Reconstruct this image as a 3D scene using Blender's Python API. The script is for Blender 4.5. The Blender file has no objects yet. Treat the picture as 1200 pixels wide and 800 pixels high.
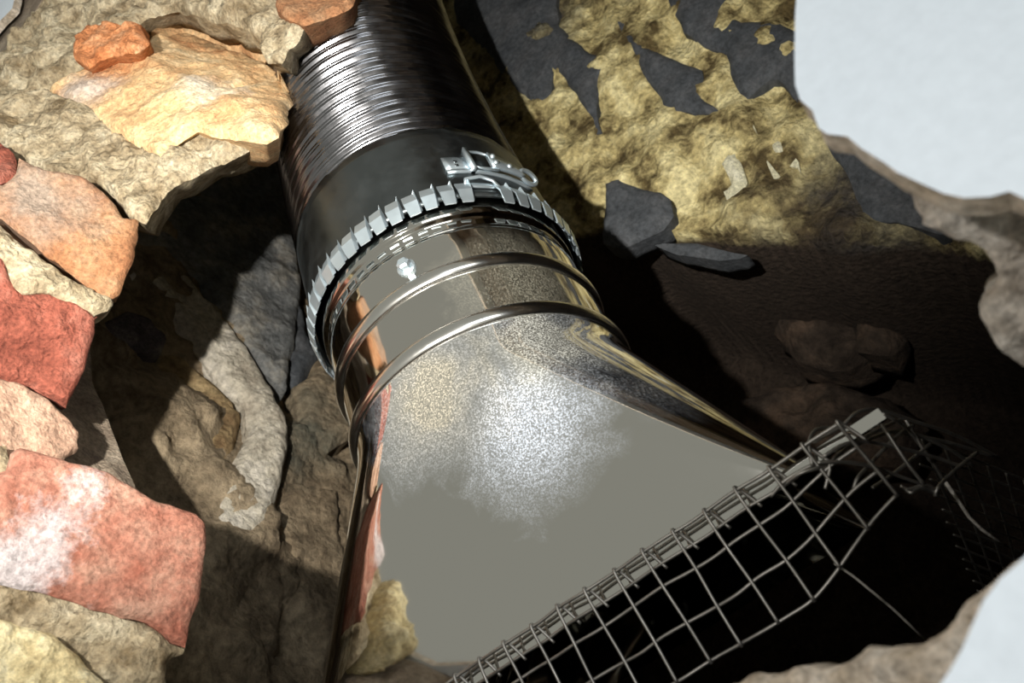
import bpy, bmesh, math, random
import numpy as np
from mathutils import Vector, Matrix, noise
from mathutils.geometry import delaunay_2d_cdt

random.seed(4)
SC = bpy.context.scene
COL = SC.collection
# ------------------------------------------------------------------ camera
# world: Z runs up the flue, X along the broken wall, Y into the chimney; the camera sits at the origin
FPX = 870.0
CM = np.array([[0.74247747, 0.60602776, 0.2854077],
               [0.57587465, -0.35981183, -0.7341007],
               [-0.34219234, 0.70941229, -0.6161482]])
cam_data = bpy.data.cameras.new('camera')
cam_data.sensor_width = 36
cam_data.lens = 36 * FPX / 1200
cam_data.clip_start = 0.005
cam_data.dof.use_dof = True
cam_data.dof.focus_distance = 0.38
cam_data.dof.aperture_fstop = 18
cam = bpy.data.objects.new('camera', cam_data)
cam.matrix_world = Matrix(CM.tolist()).to_4x4()
COL.objects.link(cam)
SC.camera = cam
# ------------------------------------------------------------------ light
world = bpy.data.worlds.new('world')
SC.world = world
world.use_nodes = True
world.node_tree.nodes['Background'].inputs[0].default_value = (1.0, 1.0, 0.88, 1)
world.node_tree.nodes['Background'].inputs[1].default_value = 0.32
LIGHT_POS = Vector((-0.052, -0.09, 0.075))
LIGHT_AIM = Vector((-0.155, 0.20, 0.46))
ld = bpy.data.lights.new('torch', 'SPOT')
ld.energy = 22.5
ld.color = (1.0, 0.96, 0.88)
ld.spot_size = math.radians(102)
ld.spot_blend = 0.9
ld.shadow_soft_size = 0.004
torch = bpy.data.objects.new('torch', ld)
torch.location = LIGHT_POS
torch.rotation_euler = (LIGHT_AIM - LIGHT_POS).to_track_quat('-Z', 'Y').to_euler()
COL.objects.link(torch)
sp_ = bpy.data.lights.new('torch_spill', 'POINT')                         # the weak wide spill around the torch's beam
sp_.energy = 1.2
sp_.color = (1.0, 0.97, 0.92)
sp_.shadow_soft_size = 0.006
spill = bpy.data.objects.new('torch_spill', sp_)
spill.location = LIGHT_POS
COL.objects.link(spill)
fill_data = bpy.data.lights.new('cool_fill', 'AREA')                          # added cool fill for the bluish plaster, unseen in the room
fill_data.energy = 8.5
fill_data.color = (0.90, 0.96, 1.0)
fill_data.shape = 'SQUARE'
fill_data.size = 0.8
fill = bpy.data.objects.new('cool_fill', fill_data)
fill.location = (1.25, -1.35, 0.15)
fill.rotation_euler = (Vector((0.0, 0.12, 0.15)) - fill.location).to_track_quat('-Z', 'Y').to_euler()
COL.objects.link(fill)
SC.view_settings.view_transform = 'Standard'
SC.view_settings.look = 'None'
SC.view_settings.exposure = 0.0
SC.view_settings.gamma = 1.0
SC.view_settings.use_curve_mapping = False


# ------------------------------------------------------------------ helpers
def ray(u, v):
    return CM @ np.array([(u - 600) / FPX, (400 - v) / FPX, -1.0])


def at(u, v, d):
    return ray(u, v) * d


def hit(u, v, p, n):
    r = ray(u, v)
    return r * (np.dot(p, n) / np.dot(r, n))


ORIG = {}


def tag(o, label=None, cat=None, group=None, kind=None):
    if label: o['label'] = label
    if cat: o['category'] = cat
    if group: o['group'] = group
    if kind: o['kind'] = kind
    return o


def empty(name, loc, label=None, cat=None, kind=None):
    o = bpy.data.objects.new(name, None)
    o.empty_display_size = 0.02
    o.location = loc
    COL.objects.link(o)
    ORIG[o] = Vector(loc)
    return tag(o, label, cat, None, kind)


def obj(name, verts, faces, mat, parent=None, smooth=True):
    """one mesh object from world-space vertices; children are stored relative to their parent"""
    org = ORIG[parent] if parent is not None else Vector((0, 0, 0))
    me = bpy.data.meshes.new(name)
    me.from_pydata([(v[0] - org[0], v[1] - org[1], v[2] - org[2]) for v in verts], [], faces)
    me.validate()
    me.materials.append(mat)
    if smooth:
        me.polygons.foreach_set('use_smooth', [True] * len(me.polygons))
    me.update()
    o = bpy.data.objects.new(name, me)
    COL.objects.link(o)
    if parent is not None:
        o.parent = parent
    ORIG[o] = org
    return o


def fbm(p, f, octv=4, off=0.0):
    return noise.fractal(Vector((p[0] * f + off, p[1] * f + off * 1.7, p[2] * f - off)), 0.75, 2.0, octv)


def frame_of(n):
    n = n / np.linalg.norm(n)
    h = np.array([0, 0, 1.0]) if abs(n[2]) < 0.9 else np.array([1.0, 0, 0])
    ex = np.cross(h, n); ex /= np.linalg.norm(ex)
    ey = np.cross(n, ex)
    return ex, ey, n


def resample(P, step, jit, seed):
    out = []
    n = len(P)
    for i in range(n):
        a, b = P[i], P[(i + 1) % n]
        L = np.linalg.norm(b - a)
        k = max(1, int(round(L / step)))
        d = (b - a) / max(L, 1e-9)
        nr = np.array([-d[1], d[0]])
        for j in range(k):
            q = a + (b - a) * j / k
            w = fbm((q[0], q[1], seed * 3.1), 0.35 / step / 4, 3) * jit
            out.append(q + nr * w)
    return np.array(out)


def edge_dist(Q, B):
    A = B; C = np.roll(B, -1, axis=0)
    best = np.full(len(Q), 1e9)
    for a, c in zip(A, C):
        d = c - a; L = d @ d
        if L < 1e-14: continue
        t = np.clip(((Q - a) @ d) / L, 0, 1)
        best = np.minimum(best, np.linalg.norm(Q - (a + t[:, None] * d), axis=1))
    return best


def inside(Q, B):
    x, y = Q[:, 0], Q[:, 1]
    r = np.zeros(len(Q), bool)
    n = len(B)
    for i in range(n):
        x1, y1 = B[i]; x2, y2 = B[(i + 1) % n]
        c = ((y1 > y) != (y2 > y)) & (x < (x2 - x1) * (y - y1) / (y2 - y1 + 1e-15) + x1)
        r ^= c
    return r


SEED = [0]


def chunk(name, pts3, n, thick, mat, parent, res=0.003, bevel=0.004, amp=0.0015, freq=60,
          jit=None, ridge=None, dome=0.0, back=None, octv=5, taper=1.0):
    """a solid lump: a closed outline lying on a plane, its face rounded off and roughened, its body
    carried back by 'thick' along -n (or along 'back')"""
    SEED[0] += 1
    sd = SEED[0]
    pts3 = [np.array(p) for p in pts3]
    c0 = sum(pts3) / len(pts3)
    ex, ey, n = frame_of(np.array(n, float))
    P = np.array([((p - c0) @ ex, (p - c0) @ ey) for p in pts3])
    area = 0.5 * np.sum(P[:, 0] * np.roll(P[:, 1], -1) - np.roll(P[:, 0], -1) * P[:, 1])
    if area < 0: P = P[::-1]
    B = resample(P, res, res * 0.9 if jit is None else jit, sd)
    lo, hi = B.min(0), B.max(0)
    gx = np.arange(lo[0], hi[0], res); gy = np.arange(lo[1], hi[1], res * 0.87)
    rng = np.random.default_rng(sd)
    G = np.array([(x + (res * 0.5 if j % 2 else 0), y) for j, y in enumerate(gy) for x in gx])
    if len(G):
        G = G + rng.uniform(-0.22, 0.22, G.shape) * res
        G = G[inside(G, B)]
    if len(G):
        G = G[edge_dist(G, B) > res * 0.55]
    nb = len(B)
    allp = [Vector(b) for b in B] + [Vector(g) for g in G]
    vo, _, fo, _, _, _ = delaunay_2d_cdt(allp, [(i, (i + 1) % nb) for i in range(nb)], [], 1, 1e-7)
    V = np.array([(v[0], v[1]) for v in vo])
    D = edge_dist(V, B)
    bk = -n * thick if back is None else np.array(back, float) / np.linalg.norm(back) * thick
    W = c0 + V[:, :1] * ex + V[:, 1:] * ey
    out = []
    mx = max(D.max(), 1e-6)
    for i in range(len(V)):
        t = min(1.0, D[i] / bevel) if bevel > 0 else 1.0
        h = -bevel * (1 - math.sqrt(max(0.0, 1 - (1 - t) ** 2)))
        h += dome * (D[i] / mx) ** 0.6
        w = W[i]
        h += amp * fbm(w, freq, octv, sd * 1.3) * (0.4 + 0.6 * t)
        if ridge is not None:
            rp, rd, s1, s2 = ridge
            s = (w - rp) @ rd
            h -= s1 * max(0, s) + s2 * max(0, -s)
        out.append(w + n * h)
    faces = [tuple(f) for f in fo]
    # orient
    a, b, c = (V[k] for k in faces[0][:3])
    if (b[0] - a[0]) * (c[1] - a[1]) - (b[1] - a[1]) * (c[0] - a[0]) < 0:
        faces = [f[::-1] for f in faces]
    # boundary loop -> side walls
    cnt = {}
    for f in faces:
        for k in range(len(f)):
            e = (f[k], f[(k + 1) % len(f)])
            cnt[e] = 1
    bnd = [e for e in cnt if (e[1], e[0]) not in cnt]
    ids = sorted({v for e in bnd for v in e})
    prev = {}
    for v in ids:
        prev[v] = len(out); out.append(out[v].copy())
    steps = 3 if thick > 0.012 else 1
    for s in range(1, steps + 1):
        cur = {}
        k = s / steps
        sc = 1 + (taper - 1) * k
        for v in ids:
            q = c0 + (V[v, 0] * ex + V[v, 1] * ey) * sc + bk * k
            q = q - n * bevel * (1 - k)
            q = q + amp * 0.6 * np.array(noise.noise_vector(Vector(q * freq)))
            cur[v] = len(out); out.append(q)
        for a, b in bnd:
            faces.append((prev[b], prev[a], cur[a], cur[b]))
        prev = cur
    nxt = {a: b for a, b in bnd}
    loop = [bnd[0][0]]
    while True:
        q = nxt.get(loop[-1])
        if q is None or q == loop[0] or len(loop) > len(bnd): break
        loop.append(q)
    faces.append(tuple(prev[v] for v in reversed(loop)))
    return obj(name, out, faces, mat, parent)


def px_chunk(name, px, anchors, thick, mat, parent, face=None, **k):
    """a lump whose face lies on the plane through three points given by bearing and distance"""
    a, b, c = (at(*q) for q in anchors)
    n = np.cross(b - a, c - a)
    n /= np.linalg.norm(n)
    if n @ a > 0: n = -n
    g = (a + b + c); g /= np.linalg.norm(g)
    k.setdefault('back', -0.35 * n + 0.65 * g)
    return chunk(name, [hit(u, v, a, n) for u, v in px], n, thick, mat, parent, **k)


def plane_chunk(name, px, p, n, thick, mat, parent, **k):
    p = np.array(p, float); n = np.array(n, float); n /= np.linalg.norm(n)
    if n @ p > 0: n = -n
    return chunk(name, [hit(u, v, p, n) for u, v in px], n, thick, mat, parent, **k)


def tube(path, r, seg=6, closed=False):
    """vertices and faces of a wire along a path"""
    P = [Vector(p) for p in path]
    n = len(P)
    V, F = [], []
    t0 = (P[1] - P[0]).normalized()
    up = t0.orthogonal().normalized()
    for i in range(n):
        if closed: t = (P[(i + 1) % n] - P[i - 1]).normalized()
        elif i == 0: t = t0
        elif i == n - 1: t = (P[-1] - P[-2]).normalized()
        else: t = (P[i + 1] - P[i - 1]).normalized()
        up = (up - t * up.dot(t)).normalized()
        sd = t.cross(up)
        for k in range(seg):
            a = 2 * math.pi * k / seg
            V.append(P[i] + (up * math.cos(a) + sd * math.sin(a)) * r)
    m = n if closed else n - 1
    for i in range(m):
        j = (i + 1) % n
        for k in range(seg):
            l = (k + 1) % seg
            F.append((i * seg + k, i * seg + l, j * seg + l, j * seg + k))
    if not closed:
        F.append(tuple(reversed(range(seg))))
        F.append(tuple((n - 1) * seg + k for k in range(seg)))
    return V, F


def join(*vf):
    V, F = [], []
    for v, f in vf:
        o = len(V)
        V += list(v)
        F += [tuple(i + o for i in q) for q in f]
    return V, F


def box(c, ex, ey, ez, sx, sy, sz, bev=0.0):
    c = Vector(c)
    V = []
    for k in (-1, 1):
        for (i, j) in ((-1, -1), (1, -1), (1, 1), (-1, 1)):
            s = 1 - bev if k == 1 else 1
            V.append(c + Vector(ex) * i * sx * s / 2 + Vector(ey) * j * sy * s / 2 + Vector(ez) * k * sz / 2)
    F = [(3, 2, 1, 0), (4, 5, 6, 7), (0, 1, 5, 4), (1, 2, 6, 5), (2, 3, 7, 6), (3, 0, 4, 7)]
    return V, F


def lathe(profile, cx, cy, seg=128, off=None):
    V, F = [], []
    n = len(profile)
    for i, (r, z) in enumerate(profile):
        ox, oy = off(z) if off else (0, 0)
        for k in range(seg):
            a = 2 * math.pi * k / seg
            V.append((cx + ox + r * math.cos(a), cy + oy + r * math.sin(a), z))
    for i in range(n - 1):
        for k in range(seg):
            l = (k + 1) % seg
            F.append((i * seg + k, i * seg + l, (i + 1) * seg + l, (i + 1) * seg + k))
    return V, F


# ------------------------------------------------------------------ materials
def nodes_of(m):
    m.use_nodes = True
    nt = m.node_tree
    return nt, nt.nodes, nt.links, nt.nodes['Principled BSDF']


def rock(name, c1, c2, c3, scale=40, bump=0.6, rough=0.95, patches=(), fine=400, spec=0.25, dist=0.002, deep=None, tight=0.16, con=(0.5, 1.4)):
    """mottled stone: three colours by noise, fine grain, plus stains of their own at given places"""
    m = bpy.data.materials.new(name)
    nt, N, L, B = nodes_of(m)
    B.inputs['Roughness'].default_value = rough
    B.inputs['Specular IOR Level'].default_value = spec
    geo = N.new('ShaderNodeNewGeometry')
    n1 = N.new('ShaderNodeTexNoise'); n1.inputs['Scale'].default_value = scale
    n1.inputs['Detail'].default_value = 8; n1.inputs['Roughness'].default_value = 0.65
    n2 = N.new('ShaderNodeTexNoise'); n2.inputs['Scale'].default_value = fine
    n2.inputs['Detail'].default_value = 6; n2.inputs['Roughness'].default_value = 0.7
    L.new(geo.outputs['Position'], n1.inputs['Vector']); L.new(geo.outputs['Position'], n2.inputs['Vector'])
    rp = N.new('ShaderNodeValToRGB')
    e = rp.color_ramp.elements
    e[0].position = 0.5 - tight; e[0].color = (*c1, 1)
    e[1].position = 0.5 + tight; e[1].color = (*c3, 1)
    k = e.new(0.5); k.color = (*c2, 1)
    L.new(n1.outputs['Fac'], rp.inputs['Fac'])
    col = rp.outputs['Color']
    for (pc, pr, pcol, soft) in patches:
        d = N.new('ShaderNodeVectorMath'); d.operation = 'DISTANCE'
        L.new(geo.outputs['Position'], d.inputs[0]); d.inputs[1].default_value = pc
        nz = N.new('ShaderNodeTexNoise'); nz.inputs['Scale'].default_value = 1.6 / pr
        nz.inputs['Detail'].default_value = 9; nz.inputs['Roughness'].default_value = 0.72
        L.new(geo.outputs['Position'], nz.inputs['Vector'])
        ma = N.new('ShaderNodeMath'); ma.operation = 'MULTIPLY_ADD'
        L.new(nz.outputs['Fac'], ma.inputs[0]); ma.inputs[1].default_value = -pr * 2.2
        L.new(d.outputs['Value'], ma.inputs[2])
        mr = N.new('ShaderNodeMapRange')
        mr.inputs['From Min'].default_value = -pr * 1.1 + pr * (1 - soft) * 0.9
        mr.inputs['From Max'].default_value = -pr * 1.1 + pr
        mr.inputs['To Min'].default_value = 0.92; mr.inputs['To Max'].default_value = 0
        L.new(ma.outputs[0], mr.inputs['Value'])
        mx = N.new('ShaderNodeMix'); mx.data_type = 'RGBA'
        L.new(mr.outputs['Result'], mx.inputs['Factor'])
        L.new(col, mx.inputs['A']); mx.inputs['B'].default_value = (*pcol, 1)
        col = mx.outputs['Result']
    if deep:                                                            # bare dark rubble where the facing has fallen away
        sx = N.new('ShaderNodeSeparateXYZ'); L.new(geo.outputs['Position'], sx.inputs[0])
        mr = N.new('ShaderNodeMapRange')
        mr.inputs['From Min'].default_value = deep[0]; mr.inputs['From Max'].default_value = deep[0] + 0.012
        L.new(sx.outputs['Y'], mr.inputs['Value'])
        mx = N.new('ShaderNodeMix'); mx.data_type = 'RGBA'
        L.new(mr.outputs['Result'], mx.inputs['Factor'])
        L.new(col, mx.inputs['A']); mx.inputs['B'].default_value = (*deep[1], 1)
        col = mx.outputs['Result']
    g = N.new('ShaderNodeMapRange')
    g.inputs['From Min'].default_value = 0.3; g.inputs['From Max'].default_value = 0.7
    g.inputs['To Min'].default_value = con[0]; g.inputs['To Max'].default_value = con[1]
    L.new(n2.outputs['Fac'], g.inputs['Value'])
    mu = N.new('ShaderNodeMix'); mu.data_type = 'RGBA'; mu.blend_type = 'MULTIPLY'
    mu.inputs['Factor'].default_value = 1
    L.new(col, mu.inputs['A']); L.new(g.outputs['Result'], mu.inputs['B'])
    L.new(mu.outputs['Result'], B.inputs['Base Color'])
    ad = N.new('ShaderNodeMath'); ad.operation = 'MULTIPLY_ADD'
    L.new(n2.outputs['Fac'], ad.inputs[0]); ad.inputs[1].default_value = 0.7
    L.new(n1.outputs['Fac'], ad.inputs[2])
    vo = N.new('ShaderNodeTexVoronoi'); vo.inputs['Scale'].default_value = fine * 1.3
    L.new(geo.outputs['Position'], vo.inputs['Vector'])
    av = N.new('ShaderNodeMath'); av.operation = 'MULTIPLY_ADD'
    L.new(vo.outputs['Distance'], av.inputs[0]); av.inputs[1].default_value = -0.30
    L.new(ad.outputs[0], av.inputs[2]); ad = av
    bp = N.new('ShaderNodeBump'); bp.inputs['Strength'].default_value = bump
    bp.inputs['Distance'].default_value = dist
    L.new(ad.outputs[0], bp.inputs['Height'])
    L.new(bp.outputs['Normal'], B.inputs['Normal'])
    return m


def metal(name, col, rough, dust_reflect=None, scratch=0.0, rough2=None, nscale=60, metallic=1.0):
    """bright or dull sheet metal; dust_reflect = (centre, radius, amount): settled mortar specks, or a reflection painted on"""
    m = bpy.data.materials.new(name)
    nt, N, L, B = nodes_of(m)
    B.inputs['Metallic'].default_value = metallic
    B.inputs['Base Color'].default_value = (*col, 1)
    geo = N.new('ShaderNodeNewGeometry')
    nz = N.new('ShaderNodeTexNoise'); nz.inputs['Scale'].default_value = nscale
    nz.inputs['Detail'].default_value = 8; nz.inputs['Roughness'].default_value = 0.65
    L.new(geo.outputs['Position'], nz.inputs['Vector'])
    mr = N.new('ShaderNodeMapRange')
    mr.inputs['From Min'].default_value = 0.35; mr.inputs['From Max'].default_value = 0.7
    mr.inputs['To Min'].default_value = rough
    mr.inputs['To Max'].default_value = rough if rough2 is None else rough2
    L.new(nz.outputs['Fac'], mr.inputs['Value']); L.new(mr.outputs['Result'], B.inputs['Roughness'])
    if scratch:
        bp = N.new('ShaderNodeBump'); bp.inputs['Strength'].default_value = scratch
        bp.inputs['Distance'].default_value = 0.0006
        L.new(nz.outputs['Fac'], bp.inputs['Height']); L.new(bp.outputs['Normal'], B.inputs['Normal'])
    if dust_reflect:
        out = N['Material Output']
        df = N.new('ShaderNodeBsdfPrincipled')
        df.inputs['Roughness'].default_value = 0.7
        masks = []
        for (c, r, amt, dcol) in dust_reflect:
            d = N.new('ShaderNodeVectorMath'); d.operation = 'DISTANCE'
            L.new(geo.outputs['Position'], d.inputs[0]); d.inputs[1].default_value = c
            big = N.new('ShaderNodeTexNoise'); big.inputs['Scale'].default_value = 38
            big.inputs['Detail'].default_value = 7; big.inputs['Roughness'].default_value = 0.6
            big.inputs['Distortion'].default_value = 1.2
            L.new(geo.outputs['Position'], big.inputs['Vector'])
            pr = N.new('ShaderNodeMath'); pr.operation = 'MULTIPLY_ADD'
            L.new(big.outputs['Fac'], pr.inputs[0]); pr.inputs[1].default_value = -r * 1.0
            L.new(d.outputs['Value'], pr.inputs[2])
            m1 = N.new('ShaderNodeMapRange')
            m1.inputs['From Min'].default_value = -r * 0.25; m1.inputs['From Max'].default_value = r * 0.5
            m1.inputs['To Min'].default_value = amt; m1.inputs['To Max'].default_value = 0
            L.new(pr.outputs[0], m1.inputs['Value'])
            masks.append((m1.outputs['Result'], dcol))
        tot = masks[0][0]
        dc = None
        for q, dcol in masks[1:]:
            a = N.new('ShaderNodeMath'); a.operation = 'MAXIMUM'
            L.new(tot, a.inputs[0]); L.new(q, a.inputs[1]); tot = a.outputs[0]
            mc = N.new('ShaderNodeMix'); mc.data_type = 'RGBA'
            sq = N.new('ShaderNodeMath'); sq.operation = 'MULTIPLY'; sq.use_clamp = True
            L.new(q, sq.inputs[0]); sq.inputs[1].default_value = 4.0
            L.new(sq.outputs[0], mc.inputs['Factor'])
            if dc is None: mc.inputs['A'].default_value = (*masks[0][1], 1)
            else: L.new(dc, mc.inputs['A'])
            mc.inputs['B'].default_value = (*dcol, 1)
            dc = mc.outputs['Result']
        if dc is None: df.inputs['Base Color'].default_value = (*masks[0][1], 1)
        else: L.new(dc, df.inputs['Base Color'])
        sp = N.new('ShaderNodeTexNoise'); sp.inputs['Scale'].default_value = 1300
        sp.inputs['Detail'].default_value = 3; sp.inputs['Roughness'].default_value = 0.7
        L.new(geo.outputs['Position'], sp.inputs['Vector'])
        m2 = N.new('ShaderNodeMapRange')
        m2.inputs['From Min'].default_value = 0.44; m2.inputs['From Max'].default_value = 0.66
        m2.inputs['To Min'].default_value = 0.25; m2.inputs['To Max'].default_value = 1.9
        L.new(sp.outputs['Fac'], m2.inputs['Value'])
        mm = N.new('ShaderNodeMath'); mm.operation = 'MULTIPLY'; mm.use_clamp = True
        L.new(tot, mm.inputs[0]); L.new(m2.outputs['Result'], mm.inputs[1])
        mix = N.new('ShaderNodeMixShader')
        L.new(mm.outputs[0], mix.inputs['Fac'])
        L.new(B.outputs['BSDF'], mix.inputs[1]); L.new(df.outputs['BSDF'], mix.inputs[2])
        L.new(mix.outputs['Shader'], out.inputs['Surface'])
    return m


CX, CY = -0.1398, 0.2950                       # flue axis
ZB, Z1, Z2, ZT, ZM = 0.3004, 0.2517, 0.2162, 0.3617, 0.0854

M_plaster = rock('white_plaster', (0.65, 0.715, 0.79), (0.67, 0.735, 0.81), (0.69, 0.755, 0.83), 14, 0.10, 0.7, (), 300, 0.3, 0.0003, con=(0.95, 1.05))
M_plaster_edge = rock('broken_plaster', (0.42, 0.34, 0.25), (0.55, 0.47, 0.38), (0.70, 0.64, 0.56), 90, 0.8)
M_mortar = rock('lime_mortar', (0.20, 0.145, 0.08), (0.42, 0.34, 0.22), (0.60, 0.52, 0.37), 60, 1.0, fine=300, dist=0.004)
M_pale_mortar = rock('pale_mortar', (0.34, 0.28, 0.22), (0.62, 0.55, 0.47), (0.80, 0.75, 0.68), 75, 1.0, fine=320, dist=0.004)
M_core = rock('wall_core', (0.16, 0.12, 0.09), (0.24, 0.19, 0.14), (0.36, 0.30, 0.23), 45, 1.0)


def P3(u, v, d): return tuple(at(u, v, d))


M_peach = rock('peach_brick', (0.54, 0.27, 0.12), (0.66, 0.44, 0.23), (0.72, 0.57, 0.36), 24, 0.7, patches=[
    (P3(235, 75, .455), 0.035, (0.74, 0.66, 0.55), 0.8), (P3(85, 95, .48), 0.035, (0.50, 0.42, 0.36), 0.8),
    (P3(300, 75, .45), 0.022, (0.55, 0.25, 0.09), 0.6), (P3(185, 110, .445), 0.025, (0.70, 0.50, 0.25), 0.7)])
M_orange = rock('orange_brick', (0.42, 0.14, 0.05), (0.55, 0.22, 0.09), (0.60, 0.32, 0.17), 50, 0.9)
M_pink = rock('pink_brick', (0.26, 0.11, 0.05), (0.32, 0.155, 0.075), (0.36, 0.215, 0.12), 45, 0.8, patches=[
    (P3(40, 235, .385), 0.04, (0.27, 0.215, 0.17), 0.9)])
M_red = rock('red_brick', (0.20, 0.055, 0.035), (0.29, 0.085, 0.055), (0.36, 0.14, 0.10), 45, 1.0, dist=0.003)
M_brown = rock('brown_brick', (0.36, 0.20, 0.14), (0.48, 0.30, 0.21), (0.55, 0.37, 0.27), 45, 0.6)
M_white_red = rock('limewashed_red_brick', (0.23, 0.08, 0.052), (0.29, 0.13, 0.09), (0.34, 0.20, 0.145), 55, 0.8, patches=[
    (P3(52, 632, .285), 0.0185, (0.41, 0.375, 0.375), 0.6), (P3(12, 672, .27), 0.019, (0.42, 0.38, 0.38), 0.6),
    (P3(100, 575, .297), 0.011, (0.46, 0.41, 0.40), 0.7), (P3(120, 700, .290), 0.011, (0.46, 0.39, 0.37), 0.7)])
M_yellow_stone = rock('yellow_stone', (0.42, 0.31, 0.15), (0.70, 0.59, 0.34), (0.84, 0.77, 0.54), 45, 1.0)
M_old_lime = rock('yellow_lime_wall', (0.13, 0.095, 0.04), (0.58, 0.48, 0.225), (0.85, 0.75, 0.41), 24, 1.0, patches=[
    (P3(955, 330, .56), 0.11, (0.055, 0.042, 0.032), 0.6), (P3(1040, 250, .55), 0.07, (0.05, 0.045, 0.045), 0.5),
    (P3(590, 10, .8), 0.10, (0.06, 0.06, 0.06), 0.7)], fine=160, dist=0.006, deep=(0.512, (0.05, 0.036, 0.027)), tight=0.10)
M_pale_lime = rock('pale_lime_patch', (0.55, 0.52, 0.36), (0.66, 0.63, 0.45), (0.74, 0.71, 0.55), 60, 0.7)
M_slate = rock('sooty_slate', (0.052, 0.058, 0.066), (0.070, 0.076, 0.084), (0.095, 0.098, 0.105), 30, 0.5, 0.8, fine=220)
M_soot = rock('sooty_render', (0.10, 0.105, 0.107), (0.17, 0.172, 0.168), (0.28, 0.255, 0.21), 20, 1.0, 0.85, fine=130, dist=0.004)
M_rubble = rock('brown_rubble', (0.13, 0.095, 0.06), (0.26, 0.20, 0.13), (0.38, 0.30, 0.20), 18, 1.0, patches=[
    (P3(360, 480, .7), 0.08, (0.09, 0.09, 0.07), 0.8)], fine=120, dist=0.005)
M_ochre = rock('ochre_stone', (0.16, 0.10, 0.05), (0.32, 0.23, 0.12), (0.45, 0.35, 0.20), 28, 1.0, fine=150, dist=0.004)
M_pale = rock('pale_ridge', (0.38, 0.33, 0.26), (0.52, 0.47, 0.38), (0.62, 0.57, 0.49), 28, 1.0, fine=150, dist=0.004)
M_purple = rock('purple_stone', (0.055, 0.045, 0.05), (0.10, 0.085, 0.09), (0.20, 0.17, 0.15), 55, 1.0)
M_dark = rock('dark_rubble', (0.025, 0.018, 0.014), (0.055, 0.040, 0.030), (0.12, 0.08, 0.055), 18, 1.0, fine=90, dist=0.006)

M_hood = metal('polished_steel', (0.66, 0.65, 0.62), 0.035, dust_reflect=[
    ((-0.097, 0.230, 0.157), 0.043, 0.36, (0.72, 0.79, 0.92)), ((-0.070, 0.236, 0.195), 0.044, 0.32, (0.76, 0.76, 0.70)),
    ((-0.130, 0.224, 0.192), 0.044, 0.22, (0.64, 0.56, 0.40)), ((-0.04, 0.240, 0.150), 0.030, 0.14, (0.60, 0.52, 0.36))],  # first tan patch here paints in the yellow stone's reflection
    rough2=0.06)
M_neck = metal('polished_steel_neck', (0.68, 0.66, 0.62), 0.05, dust_reflect=[((-0.075, 0.25, 0.235), 0.045, 0.12, (0.70, 0.66, 0.52))], rough2=0.09)
M_bead = metal('polished_bead', (0.72, 0.71, 0.68), 0.16, rough2=0.24)
M_liner = metal('corrugated_steel', (0.24, 0.24, 0.255), 0.13, rough2=0.24)
M_sleeve = metal('dark_steel_sleeve', (0.13, 0.145, 0.15), 0.30, scratch=0.15, rough2=0.5, nscale=45)
M_zinc = metal('bright_zinc', (0.52, 0.60, 0.65), 0.30, rough2=0.45, metallic=0.85)
M_wire = metal('galvanised_wire', (0.36, 0.345, 0.32), 0.45, rough2=0.65, nscale=300)
M_thread = rock('pale_thread', (0.45, 0.42, 0.38), (0.5, 0.47, 0.42), (0.55, 0.52, 0.47), 200, 0.2)


# ------------------------------------------------------------------ setting: chimney walls
def wall_grid(name, o, du, dv, nu, nv, nrm, amp, freq, mat, thick=0.03, kind='structure', bulge=None):
    o, du, dv, nrm = (np.array(q, float) for q in (o, du, dv, nrm))
    V, F = [], []
    for j in range(nv + 1):
        for i in range(nu + 1):
            p = o + du * i / nu + dv * j / nv
            h = amp * fbm(p, freq, 6, 2.7) + amp * 0.5 * (0.5 - noise.voronoi(Vector(p * freq * 1.3))[0][0])
            if bulge: h += bulge(p)
            V.append(p + nrm * h)
    for j in range(nv):
        for i in range(nu):
            a = j * (nu + 1) + i
            F.append((a, a + 1, a + nu + 2, a + nu + 1))
    if np.cross(du, dv) @ nrm < 0: F = [f[::-1] for f in F]
    # back face and sides: a wall has thickness
    k = len(V)
    cs = [0, nu, (nv + 1) * (nu + 1) - 1, nv * (nu + 1)]
    for c in cs: V.append(V[c] - nrm * (thick + amp))
    F.append((k, k + 1, k + 2, k + 3))
    s1 = list(range(0, nu + 1)); s2 = [i * (nu + 1) + nu for i in range(nv + 1)]
    s3 = [nv * (nu + 1) + i for i in range(nu, -1, -1)]; s4 = [i * (nu + 1) for i in range(nv, -1, -1)]
    for s, (a, b) in zip((s1, s2, s3, s4), ((0, 1), (1, 2), (2, 3), (3, 0))):
        F.append(tuple(s) + (k + b, k + a))
    w = obj(name, V, F, mat)
    tag(w, kind=kind)
    return w


BY = 0.50


def back_bulge(p):
    # the lower part of the back wall is broken away into a deep recess
    edge = 0.387 - 1.17 * (p[0] + 0.03) + 0.02 * noise.noise(Vector((p[0] * 25, 3, 1)))
    edge = max(edge, 0.16)
    t = (p[2] - edge) / 0.03
    t = max(0.0, min(1.0, t))
    return -0.30 * (1 - t) ** 1.2


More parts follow.
